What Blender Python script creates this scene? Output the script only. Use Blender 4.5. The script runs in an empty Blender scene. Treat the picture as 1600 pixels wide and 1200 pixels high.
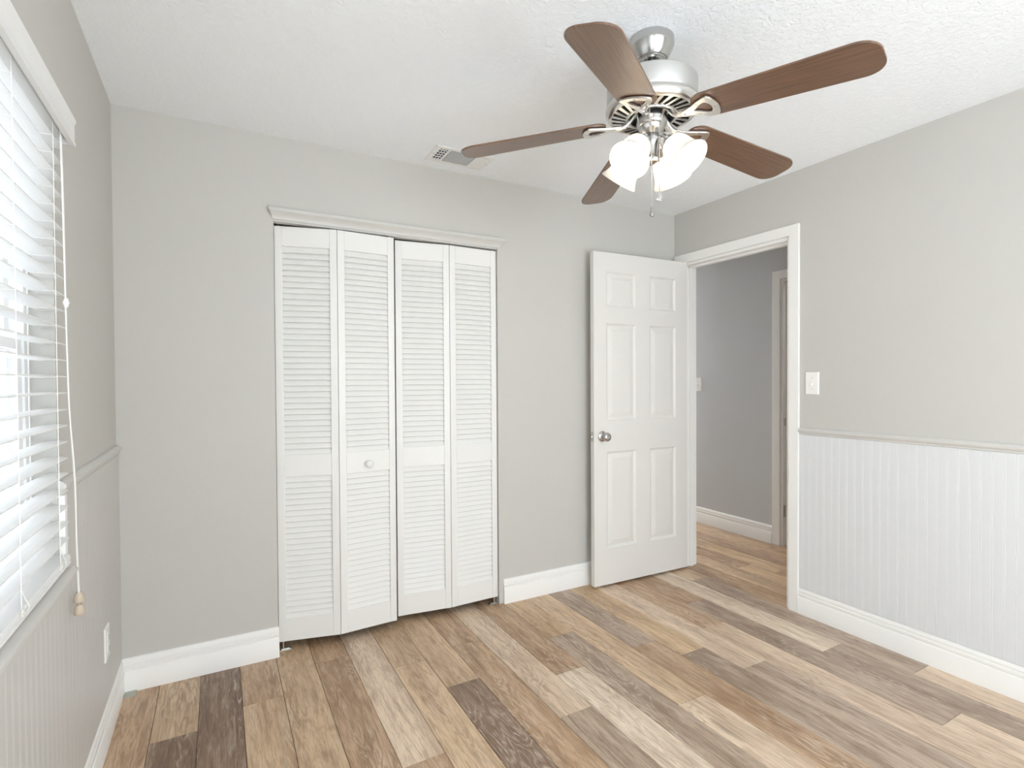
import bpy, bmesh, math, random
from mathutils import Vector, Matrix

# ------------------------------------------------------------------ camera, world, light, exposure
sc = bpy.context.scene
C = sc.collection
W, H = 3.1124, 2.39            # room: x 0..W (window wall at 0), y 0 = closet wall, camera looks +y
YF = -3.90                     # wall behind the camera
WT = 0.115                     # wall thickness
HX = 4.095                     # far wall of the hall

def cam():
    cd = bpy.data.cameras.new('camera'); o = bpy.data.objects.new('camera', cd); C.objects.link(o)
    yaw, pit, rol = 0.5034, -0.0145, -0.0058
    fw = Vector((math.sin(yaw)*math.cos(pit), math.cos(yaw)*math.cos(pit), math.sin(pit)))
    r = Vector((math.cos(yaw), -math.sin(yaw), 0)); up = r.cross(fw)
    r2 = r*math.cos(rol) + up*math.sin(rol); u2 = up*math.cos(rol) - r*math.sin(rol)
    m = Matrix((r2, u2, -fw)).transposed().to_4x4()
    m.translation = Vector((0.3666, -2.6687, 1.2659)); o.matrix_world = m
    cd.sensor_fit = 'HORIZONTAL'; cd.sensor_width = 36; cd.lens = 832.84/1600*36
    cd.shift_y = 6.93/1600; cd.clip_start = 0.02
    sc.camera = o
cam()

w = bpy.data.worlds.new('daylight'); sc.world = w; w.use_nodes = True
bg = w.node_tree.nodes['Background']; bg.inputs[0].default_value = (0.885, 0.925, 1.0, 1)
def sky():                     # bright overcast, brighter on the side the blind faces
    t = w.node_tree; tc = t.nodes.new('ShaderNodeTexCoord'); sp = t.nodes.new('ShaderNodeSeparateXYZ'); mr = t.nodes.new('ShaderNodeMapRange')
    mr.inputs['From Min'].default_value = 0.25; mr.inputs['From Max'].default_value = -1.0; mr.inputs['To Min'].default_value = SKY_REAR; mr.inputs['To Max'].default_value = SKY_LEFT
    gr = t.nodes.new('ShaderNodeMapRange'); mu = t.nodes.new('ShaderNodeMath'); mu.operation = 'MULTIPLY'      # added fill from below the horizon to brighten the ceiling
    gr.inputs['From Min'].default_value = 0.05; gr.inputs['From Max'].default_value = -0.25; gr.inputs['To Min'].default_value = 1.0; gr.inputs['To Max'].default_value = GROUND_FILL
    t.links.new(tc.outputs['Generated'], sp.inputs[0]); t.links.new(sp.outputs[0], mr.inputs['Value']); t.links.new(sp.outputs[2], gr.inputs['Value'])
    t.links.new(mr.outputs[0], mu.inputs[0]); t.links.new(gr.outputs[0], mu.inputs[1]); t.links.new(mu.outputs[0], bg.inputs[1])
SKY_REAR, SKY_LEFT, GROUND_FILL = 4.3, 4.3, 1.15
sky()

def portal(name, loc, rot, sx, sy):
    l = bpy.data.lights.new(name, 'AREA'); l.shape = 'RECTANGLE'; l.size = sx; l.size_y = sy
    l.cycles.is_portal = True
    o = bpy.data.objects.new(name, l); C.objects.link(o); o.location = loc; o.rotation_euler = rot
portal('window_portal', (-0.16, -1.5, 1.37), (0, -math.pi/2, 0), 1.3, 1.3)
portal('side_fill_portal', (-0.16, -3.40, 1.37), (0, -math.pi/2, 0), 1.3, 0.9)  # portal of the added side window
portal('rear_fill_portal', (1.50, YF-0.16, 1.085), (math.pi/2, 0, 0), 1.9, 1.85)  # portal of the added rear window

def area_lamp(name, loc, rot, sx, sy, power, col):
    l = bpy.data.lights.new(name, 'AREA'); l.shape = 'RECTANGLE'; l.size = sx; l.size_y = sy
    l.energy = power; l.color = col
    o = bpy.data.objects.new(name, l); C.objects.link(o); o.location = loc; o.rotation_euler = rot
area_lamp('hall_lamp', (3.66, 2.6, 2.33), (0, 0, 0), 0.7, 0.7, 21, (0.97, 0.98, 1.0))
area_lamp('far_room_fill', (HX+0.9, -0.6, 2.33), (0, 0, 0), 0.5, 0.5, 4, (1.0, 0.93, 0.86))  # added fill so the room across the hall is not dark

BULB = 28.0
vs = sc.view_settings
vs.view_transform = 'Standard'; vs.look = 'None'; vs.gamma = 1; vs.use_curve_mapping = False
vs.exposure = 1.30
sc.cycles.use_denoising = True
sc.cycles.max_bounces = 14; sc.cycles.diffuse_bounces = 10; sc.cycles.transparent_max_bounces = 16
sc.cycles.sample_clamp_indirect = 80.0

# ------------------------------------------------------------------ helpers
def lin(r, g, b):
    f = lambda c: ((c/255+0.055)/1.055)**2.4 if c > 10 else c/255/12.92
    return (f(r), f(g), f(b), 1)

def tag(o, label=None, cat=None, group=None, kind=None):
    if label: o['label'] = label
    if cat: o['category'] = cat
    if group: o['group'] = group
    if kind: o['kind'] = kind
    return o

def link(name, me, mats, parent=None, smooth=None):
    o = bpy.data.objects.new(name, me); C.objects.link(o)
    for m in (mats if isinstance(mats, (list, tuple)) else [mats]): me.materials.append(m)
    if parent is not None: o.parent = parent
    if smooth is not None:
        for p in me.polygons: p.use_smooth = True
        try: me.set_sharp_from_angle(angle=math.radians(smooth))
        except Exception: pass
    return o

def obj(name, bm, mats, parent=None, smooth=None, bevel=None):
    bmesh.ops.recalc_face_normals(bm, faces=bm.faces[:])
    me = bpy.data.meshes.new(name); bm.to_mesh(me); bm.free()
    o = link(name, me, mats, parent, smooth)
    if bevel:
        md = o.modifiers.new('edge', 'BEVEL'); md.width = bevel; md.segments = 2; md.limit_method = 'ANGLE'; md.angle_limit = math.radians(40)
    return o

def empty(name, loc=(0, 0, 0)):
    o = bpy.data.objects.new(name, None); C.objects.link(o); o.location = loc; o.empty_display_size = 0.1
    return o

def box(bm, lo, hi, M=None, mat=0):
    x0, y0, z0 = lo; x1, y1, z1 = hi
    vs_ = [bm.verts.new(M @ Vector(p) if M else p) for p in
           ((x0,y0,z0),(x1,y0,z0),(x1,y1,z0),(x0,y1,z0),(x0,y0,z1),(x1,y0,z1),(x1,y1,z1),(x0,y1,z1))]
    for f in ((0,3,2,1),(4,5,6,7),(0,1,5,4),(1,2,6,5),(2,3,7,6),(3,0,4,7)):
        fc = bm.faces.new([vs_[i] for i in f]); fc.material_index = mat
    return vs_

def lathe(bm, prof, n=32, M=None, mat=0):
    rings = []
    for r, z in prof:
        if r < 1e-5: rings.append([bm.verts.new(M @ Vector((0,0,z)) if M else (0,0,z))])
        else:
            ring = []
            for k in range(n):
                a = 2*math.pi*k/n; p = Vector((r*math.cos(a), r*math.sin(a), z)); ring.append(bm.verts.new(M @ p if M else p))
            rings.append(ring)
    for A, B in zip(rings[:-1], rings[1:]):
        for k in range(n):
            k2 = (k+1) % n
            if len(A) == 1 and len(B) == 1: continue
            if len(A) == 1: f = bm.faces.new((A[0], B[k], B[k2]))
            elif len(B) == 1: f = bm.faces.new((A[k], A[k2], B[0]))
            else: f = bm.faces.new((A[k], A[k2], B[k2], B[k]))
            f.material_index = mat

def tube(bm, pts, rad, n=8, M=None, caps=True):
    pts = [Vector(p) for p in pts]; rings = []; nrm = None
    for i, p in enumerate(pts):
        t = (pts[min(i+1, len(pts)-1)] - pts[max(i-1, 0)]).normalized()
        if nrm is None: nrm = t.orthogonal().normalized()
        nrm = (nrm - t*nrm.dot(t)).normalized(); b = t.cross(nrm)
        r = rad[i] if isinstance(rad, (list, tuple)) else rad
        ring = []
        for k in range(n):
            a = 2*math.pi*k/n; q = p + (nrm*math.cos(a) + b*math.sin(a))*r
            ring.append(bm.verts.new(M @ q if M else q))
        rings.append(ring)
    for A, B in zip(rings[:-1], rings[1:]):
        for k in range(n): bm.faces.new((A[k], A[(k+1) % n], B[(k+1) % n], B[k]))
    if caps: bm.faces.new(rings[0][::-1]); bm.faces.new(rings[-1])

def curve_pts(P, n=8):
    """Catmull-Rom through the given points."""
    P = [Vector(p) for p in P]; out = []
    Q = [P[0]*2-P[1]] + P + [P[-1]*2-P[-2]]
    for i in range(1, len(Q)-2):
        p0, p1, p2, p3 = Q[i-1:i+3]
        for k in range(n):
            t = k/n
            out.append(0.5*((2*p1) + (p2-p0)*t + (2*p0-5*p1+4*p2-p3)*t*t + (3*p1-p0-3*p2+p3)*t**3))
    out.append(P[-1]); return out

def run(bm, prof, org, along, out, s0, s1, m0=0, m1=0, up=(0,0,1)):
    """extrude profile (d out, h up) from s0 to s1 along a wall; m0/m1 slant the ends for mitres."""
    org, along, out, up = Vector(org), Vector(along), Vector(out), Vector(up)
    A = [bm.verts.new(org + along*(s0 + m0*d) + out*d + up*h) for d, h in prof]
    B = [bm.verts.new(org + along*(s1 + m1*d) + out*d + up*h) for d, h in prof]
    n = len(prof)
    for i in range(n):
        j = (i+1) % n; bm.faces.new((A[i], A[j], B[j], B[i]))
    bm.faces.new(A[::-1]); bm.faces.new(B)

def slab(bm, axis, a0, a1, us, zs, holes):
    """wall slab between a0 and a1 on an axis (0=x,1=y,2=z), with rectangular holes (u0,u1,v0,v1) left open."""
    U = sorted(set([us[0], us[1]] + [h[0] for h in holes] + [h[1] for h in holes]))
    V = sorted(set([zs[0], zs[1]] + [h[2] for h in holes] + [h[3] for h in holes]))
    solid = lambda i, j: 0 <= i < len(U)-1 and 0 <= j < len(V)-1 and not any(
        h[0]-1e-6 <= U[i] and U[i+1] <= h[1]+1e-6 and h[2]-1e-6 <= V[j] and V[j+1] <= h[3]+1e-6 for h in holes)
    def P(a, u, v): return {0: (a, u, v), 1: (u, a, v), 2: (u, v, a)}[axis]
    cache = {}
    def vt(a, u, v):
        k = (a, u, v)
        if k not in cache: cache[k] = bm.verts.new(P(a, u, v))
        return cache[k]
    for i in range(len(U)-1):
        for j in range(len(V)-1):
            if not solid(i, j): continue
            for a in (a0, a1): bm.faces.new((vt(a,U[i],V[j]), vt(a,U[i+1],V[j]), vt(a,U[i+1],V[j+1]), vt(a,U[i],V[j+1])))
            if not solid(i-1, j): bm.faces.new((vt(a0,U[i],V[j]), vt(a0,U[i],V[j+1]), vt(a1,U[i],V[j+1]), vt(a1,U[i],V[j])))
            if not solid(i+1, j): bm.faces.new((vt(a0,U[i+1],V[j]), vt(a0,U[i+1],V[j+1]), vt(a1,U[i+1],V[j+1]), vt(a1,U[i+1],V[j])))
            if not solid(i, j-1): bm.faces.new((vt(a0,U[i],V[j]), vt(a0,U[i+1],V[j]), vt(a1,U[i+1],V[j]), vt(a1,U[i],V[j])))
            if not solid(i, j+1): bm.faces.new((vt(a0,U[i],V[j+1]), vt(a0,U[i+1],V[j+1]), vt(a1,U[i+1],V[j+1]), vt(a1,U[i],V[j+1])))

# ------------------------------------------------------------------ materials
class NT:
    def __init__(s, name):
        s.m = bpy.data.materials.new(name); s.m.use_nodes = True; s.t = s.m.node_tree
        s.b = s.t.nodes['Principled BSDF']; s.out = s.t.nodes['Material Output']
    def n(s, typ, **kw):
        nd = s.t.nodes.new(typ)
        for k, v in kw.items():
            if k.startswith('i_'): nd.inputs[k[2:].replace('_', ' ')].default_value = v
            else: setattr(nd, k, v)
        return nd
    def l(s, a, b): s.t.links.new(a, b)
    def math(s, op, a, b=None, clamp=False):
        nd = s.n('ShaderNodeMath', operation=op, use_clamp=clamp)
        for i, v in enumerate((a, b)):
            if v is None: continue
            if isinstance(v, (int, float)): nd.inputs[i].default_value = v
            else: s.l(v, nd.inputs[i])
        return nd.outputs[0]
    def mix(s, fac, a, b, mode='MIX'):
        nd = s.n('ShaderNodeMix', data_type='RGBA', blend_type=mode)
        for sock, v in ((nd.inputs[0], fac), (nd.inputs[6], a), (nd.inputs[7], b)):
            if isinstance(v, (int, float, tuple)): sock.default_value = v
            else: s.l(v, sock)
        return nd.outputs[2]
    def ramp(s, fac, stops):
        nd = s.n('ShaderNodeValToRGB'); cr = nd.color_ramp
        while len(cr.elements) < len(stops): cr.elements.new(0.5)
        for e, (p, c) in zip(cr.elements, stops): e.position = p; e.color = c if isinstance(c, tuple) else (c, c, c, 1)
        s.l(fac, nd.inputs[0]); return nd.outputs[0]

def paint(name, col, rough=0.6, bump=0.0, scale=300, spec=0.5, var=0.0, dist=0.002):
    t = NT(name); t.b.inputs['Roughness'].default_value = rough; t.b.inputs['Specular IOR Level'].default_value = spec
    t.b.inputs['Base Color'].default_value = col
    tc = t.n('ShaderNodeTexCoord')
    if var:
        nz = t.n('ShaderNodeTexNoise', i_Scale=3.0, i_Detail=3.0); t.l(tc.outputs['Object'], nz.inputs['Vector'])
        c2 = tuple(c*(1-var) for c in col[:3]) + (1,)
        t.l(t.mix(nz.outputs[0], col, c2), t.b.inputs['Base Color'])
    if bump:
        nz = t.n('ShaderNodeTexNoise', i_Scale=scale, i_Detail=4.0, i_Roughness=0.6); t.l(tc.outputs['Object'], nz.inputs['Vector'])
        bp = t.n('ShaderNodeBump', i_Strength=bump, i_Distance=dist); t.l(nz.outputs[0], bp.inputs['Height']); t.l(bp.outputs[0], t.b.inputs['Normal'])
    return t.m

def metal(name, col, rough, aniso=0.0, bump=0.0):
    t = NT(name); b = t.b
    b.inputs['Base Color'].default_value = col; b.inputs['Metallic'].default_value = 1.0; b.inputs['Roughness'].default_value = rough
    if bump:
        tc = t.n('ShaderNodeTexCoord'); mp = t.n('ShaderNodeMapping'); mp.inputs['Scale'].default_value = (4, 4, 900)
        nz = t.n('ShaderNodeTexNoise', i_Scale=1.0, i_Detail=2.0); t.l(tc.outputs['Object'], mp.inputs[0]); t.l(mp.outputs[0], nz.inputs['Vector'])
        bp = t.n('ShaderNodeBump', i_Strength=bump, i_Distance=0.0005); t.l(nz.outputs[0], bp.inputs['Height']); t.l(bp.outputs[0], b.inputs['Normal'])
    return t.m

M_wall = paint('greige_wall_paint', lin(200, 198, 193), 0.75, 0.25, 260, 0.3, 0.02)
M_hall = paint('hall_wall_paint', lin(202, 204, 206), 0.75, 0.25, 260, 0.3, 0.02)
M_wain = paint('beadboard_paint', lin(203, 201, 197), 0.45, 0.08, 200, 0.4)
M_wain_lit = paint('lit_beadboard_paint', lin(220, 221, 222), 0.45, 0.08, 200, 0.4)  # same beadboard paint, made paler to carry the light falling on this wall
M_trim = paint('white_trim_paint', lin(240, 239, 236), 0.4, 0.06, 120, 0.5)
M_rail = paint('rail_paint', lin(208, 206, 202), 0.45, 0.06, 120, 0.5)
M_door = paint('white_door_paint', lin(226, 224, 220), 0.42, 0.08, 90, 0.5)
M_louver = paint('white_louver_paint', lin(232, 231, 228), 0.45, 0.08, 140, 0.5)
M_blind = paint('white_blind_vinyl', lin(234, 234, 233), 0.4, 0.04, 60, 0.5)
M_plate = paint('white_plate_plastic', lin(243, 242, 238), 0.3, 0.02, 60, 0.5)
M_slot = paint('dark_slot', lin(45, 43, 40), 0.6)
M_black = paint('underlay_and_shade_black', lin(30, 29, 28), 0.8)  # floor underlay, and black that stands in for shade in vent and motor
M_vinyl = paint('white_window_vinyl', lin(244, 244, 244), 0.4, 0.02, 60)
M_cord = paint('white_cord', lin(240, 239, 234), 0.7, 0.2, 900)
M_tassel = paint('beige_tassel_wood', lin(206, 192, 172), 0.5, 0.1, 300, 0.5, 0.15)
M_vent = paint('white_vent_enamel', lin(238, 238, 236), 0.4, 0.03, 80)
M_spacer = paint('grey_green_spacer_plastic', lin(176, 178, 166), 0.4, 0.05, 200)
M_nickel = metal('brushed_nickel', (0.72, 0.70, 0.67, 1), 0.28, bump=0.15)
M_polish = metal('polished_nickel', (0.54, 0.53, 0.515, 1), 0.24, bump=0.02)
M_satin = metal('satin_motor_metal', (0.62, 0.615, 0.60, 1), 0.5, bump=0.1)
M_steel = metal('zinc_steel', (0.62, 0.60, 0.56, 1), 0.35, bump=0.1)

def ceiling_mat():
    t = NT('textured_ceiling'); t.b.inputs['Base Color'].default_value = lin(247, 250, 253); t.b.inputs['Roughness'].default_value = 0.85
    t.b.inputs['Specular IOR Level'].default_value = 0.2
    tc = t.n('ShaderNodeTexCoord')
    a = t.n('ShaderNodeTexNoise', i_Scale=52.0, i_Detail=5.0, i_Roughness=0.6, i_Distortion=0.8); t.l(tc.outputs['Object'], a.inputs['Vector'])
    h = t.ramp(a.outputs[0], [(0.40, 0.0), (0.58, 1.0)])
    bp = t.n('ShaderNodeBump', i_Strength=0.5, i_Distance=0.003); t.l(h, bp.inputs['Height']); t.l(bp.outputs[0], t.b.inputs['Normal'])
    return t.m
M_ceil = ceiling_mat()

def plank_mat():
    t = NT('vinyl_oak_planks'); b = t.b
    uv = t.n('ShaderNodeUVMap', uv_map='plank'); tone = t.n('ShaderNodeAttribute', attribute_name='tone'); seed = t.n('ShaderNodeAttribute', attribute_name='seed')
    sp = t.n('ShaderNodeSeparateXYZ'); t.l(uv.outputs[0], sp.inputs[0])
    def coords(su, sv, so=1.0):
        cb = t.n('ShaderNodeCombineXYZ')
        t.l(t.math('MULTIPLY', sp.outputs[0], su), cb.inputs[0]); t.l(t.math('MULTIPLY', sp.outputs[1], sv), cb.inputs[1])
        t.l(t.math('MULTIPLY', seed.outputs['Fac'], 37.0*so), cb.inputs[2]); return cb.outputs[0]
    def noise(su, sv, so, detail=3.0, rough=0.55, dist=0.0):
        nz = t.n('ShaderNodeTexNoise', i_Scale=1.0, i_Detail=detail, i_Roughness=rough, i_Distortion=dist); t.l(coords(su, sv, so), nz.inputs['Vector']); return nz.outputs[0]
    fine = noise(260, 16, 1.0, 4.0, 0.65); med = noise(62, 5.0, 1.7, 5.0, 0.65, 0.7); blot = noise(15, 4.0, 2.3, 5.0, 0.62, 0.6); broad = noise(14, 1.0, 6.7, 2.0)
    wob = noise(10, 1.9, 3.1, 3.0, 0.5, 0.35)
    ring = t.math('PINGPONG', t.math('MULTIPLY', wob, 32.0), 1.0)
    ringmask = t.ramp(noise(8, 1.4, 4.3, 2.0), [(0.47, 0.0), (0.60, 1.0)])
    knot = t.n('ShaderNodeTexVoronoi', i_Scale=1.0); t.l(coords(6.5, 1.7, 5.1), knot.inputs['Vector'])
    kd = t.ramp(knot.outputs['Distance'], [(0.02, 1.0), (0.16, 0.0)])
    col = tone.outputs['Color']
    dark = t.mix(1.0, col, (0.45, 0.385, 0.34, 1), 'MULTIPLY')
    light = t.mix(0.5, col, lin(224, 210, 192))
    M_ = lambda a, k: t.math('MULTIPLY', a, k)
    c = t.mix(M_(t.ramp(broad, [(0.42, 0.0), (0.62, 1.0)]), 0.40), col, dark)
    c = t.mix(M_(t.ramp(blot, [(0.50, 0.0), (0.70, 1.0)]), 0.62), c, dark)
    c = t.mix(M_(t.ramp(blot, [(0.30, 1.0), (0.46, 0.0)]), 0.45), c, light)
    c = t.mix(M_(t.ramp(med, [(0.50, 0.0), (0.66, 1.0)]), 0.62), c, dark)
    c = t.mix(M_(t.ramp(med, [(0.34, 1.0), (0.46, 0.0)]), 0.55), c, light)
    c = t.mix(M_(t.ramp(fine, [(0.50, 0.0), (0.68, 1.0)]), 0.60), c, dark)
    c = t.mix(M_(t.ramp(fine, [(0.30, 1.0), (0.42, 0.0)]), 0.30), c, light)
    c = t.mix(M_(t.math('MULTIPLY', t.ramp(ring, [(0.50, 0.0), (0.95, 1.0)]), ringmask), 0.50), c, dark)
    white = t.math('MULTIPLY', t.math('MULTIPLY', t.ramp(ring, [(0.02, 1.0), (0.28, 0.0)]), ringmask), t.ramp(fine, [(0.42, 0.0), (0.58, 1.0)]))
    c = t.mix(M_(white, 0.78), c, lin(210, 198, 184))
    c = t.mix(M_(kd, 0.40), c, lin(92, 72, 57))
    t.l(c, b.inputs['Base Color'])
    t.l(t.math('ADD', M_(fine, 0.16), 0.30), b.inputs['Roughness']); b.inputs['Specular IOR Level'].default_value = 0.5
    bp = t.n('ShaderNodeBump', i_Strength=0.22, i_Distance=0.0006); t.l(t.math('ADD', fine, M_(ring, 0.3)), bp.inputs['Height']); t.l(bp.outputs[0], b.inputs['Normal'])
    return t.m
M_plank = plank_mat()

def blade_mat():
    t = NT('walnut_blade'); b = t.b
    tc = t.n('ShaderNodeTexCoord'); mp = t.n('ShaderNodeMapping'); mp.inputs['Scale'].default_value = (6, 160, 20)
    t.l(tc.outputs['Object'], mp.inputs[0])
    nz = t.n('ShaderNodeTexNoise', i_Scale=1.0, i_Detail=4.0, i_Roughness=0.6, i_Distortion=0.3); t.l(mp.outputs[0], nz.inputs['Vector'])
    t.l(t.ramp(nz.outputs[0], [(0.3, lin(84, 57, 39)), (0.7, lin(120, 86, 59))]), b.inputs['Base Color'])
    b.inputs['Roughness'].default_value = 0.40; b.inputs['Coat Weight'].default_value = 0.7; b.inputs['Coat Roughness'].default_value = 0.38
    return t.m
M_blade = blade_mat()

def shade_mat():
    t = NT('frosted_shade_glass')
    d = t.n('ShaderNodeBsdfDiffuse'); d.inputs[0].default_value = (0.93, 0.92, 0.90, 1)
    tr = t.n('ShaderNodeBsdfTranslucent'); tr.inputs[0].default_value = (0.96, 0.94, 0.90, 1)
    g = t.n('ShaderNodeBsdfGlossy'); g.inputs['Roughness'].default_value = 0.25
    m1 = t.n('ShaderNodeMixShader'); m1.inputs[0].default_value = 0.42; t.l(d.outputs[0], m1.inputs[1]); t.l(tr.outputs[0], m1.inputs[2])
    fr = t.n('ShaderNodeFresnel'); m2 = t.n('ShaderNodeMixShader'); t.l(fr.outputs[0], m2.inputs[0]); t.l(m1.outputs[0], m2.inputs[1]); t.l(g.outputs[0], m2.inputs[2])
    t.l(m2.outputs[0], t.out.inputs[0]); return t.m
M_shade = shade_mat()

def emit_mat(name, col, s):
    t = NT(name); t.b.inputs['Base Color'].default_value = (0.9, 0.9, 0.88, 1); t.b.inputs['Emission Color'].default_value = col; t.b.inputs['Emission Strength'].default_value = s
    return t.m
M_bulb = emit_mat('lit_frosted_bulb', (1.0, 0.87, 0.72, 1), BULB)

def glass_mat(name, tint):
    t = NT(name); tr = t.n('ShaderNodeBsdfTransparent'); tr.inputs[0].default_value = tint
    g = t.n('ShaderNodeBsdfGlossy'); g.inputs['Roughness'].default_value = 0.02
    mx = t.n('ShaderNodeMixShader'); mx.inputs[0].default_value = 0.05
    t.l(tr.outputs[0], mx.inputs[1]); t.l(g.outputs[0], mx.inputs[2]); t.l(mx.outputs[0], t.out.inputs[0]); return t.m
M_glass = glass_mat('window_glass', (0.96, 0.98, 0.97, 1)); M_dim_glass = glass_mat('dimming_window_glass', (0.46, 0.47, 0.47, 1))  # second glass is darkened to cut the daylight on the slats
def crystal_mat():
    t = NT('clear_pendant'); t.b.inputs['Transmission Weight'].default_value = 0.85; t.b.inputs['Roughness'].default_value = 0.05; t.b.inputs['Base Color'].default_value = (0.95, 0.95, 0.95, 1); return t.m
M_crystal = crystal_mat()

# ------------------------------------------------------------------ room shell
WY0, WY1, WZ0, WZ1 = -2.10, -0.90, 0.775, 1.955      # window in the left wall
DY0, DY1, DZ = -0.845, -0.068, 2.045                 # room door opening in the right wall
CX0, CX1, CZ = 0.596, 1.747, 2.03                    # closet opening in the back wall
HDY0, HDY1 = -0.89, -0.118                           # door opening across the hall

bm = bmesh.new(); slab(bm, 0, -WT, 0, (YF-WT, WT), (0, H), [(WY0, WY1, WZ0, WZ1), (-3.75, -3.05, WZ0, WZ1)])  # second hole is for the added side window
tag(obj('wall_left', bm, M_wall), 'greige window wall with the white blind', 'wall', kind='structure')
bm = bmesh.new(); slab(bm, 1, 0, WT, (0, W), (0, H), [(CX0, CX1, -1, CZ)] if False else [(CX0, CX1, 0, CZ)])
tag(obj('wall_back', bm, M_wall), 'greige wall around the louvered closet', 'wall', kind='structure')
bm = bmesh.new(); slab(bm, 0, W, W+WT, (YF-WT, 3.2), (0, H), [(DY0, DY1, 0, DZ)])
tag(obj('wall_right', bm, M_wall), 'greige wall with the bedroom doorway and beadboard', 'wall', kind='structure')
bm = bmesh.new(); slab(bm, 1, YF-WT, YF, (0, W), (0, H), [(0.60, 2.40, 0.22, 1.95)])
tag(obj('wall_front', bm, M_wall), 'greige wall behind the camera with an added fill window', 'wall', kind='structure')
bm = bmesh.new(); slab(bm, 0, HX, HX+WT, (-2.2, 3.2), (0, H), [(HDY0, HDY1, 0, 2.02)])
box(bm, (W+WT, 3.2, 0), (HX+WT, 3.3, H)); box(bm, (W+WT, -2.3, 0), (HX+WT, -2.2, H))
tag(obj('wall_hall', bm, M_hall), 'greige hall wall seen through the doorway', 'wall', kind='structure')
bm = bmesh.new()     # room across the hall
box(bm, (HX+1.6, -1.6, 0), (HX+1.7, 0.6, H)); box(bm, (HX+WT, 0.5, 0), (HX+1.6, 0.6, H)); box(bm, (HX+WT, -1.6, 0), (HX+1.6, -1.5, H))
tag(obj('wall_far', bm, M_hall), 'walls of the room across the hall', 'wall', kind='structure')
bm = bmesh.new()     # closet interior
box(bm, (0.30, 0.68, 0), (2.05, 0.74, H)); box(bm, (0.24, WT, 0), (0.30, 0.74, H)); box(bm, (2.05, WT, 0), (2.11, 0.74, H))
tag(obj('wall_closet', bm, M_wall), 'walls inside the closet behind the louvered doors', 'wall', kind='structure')
bm = bmesh.new(); box(bm, (-WT, YF-WT, H), (HX+1.8, 3.3, H+0.1))
tag(obj('ceiling', bm, M_ceil), 'white textured ceiling above the fan', 'ceiling', kind='structure')

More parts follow.
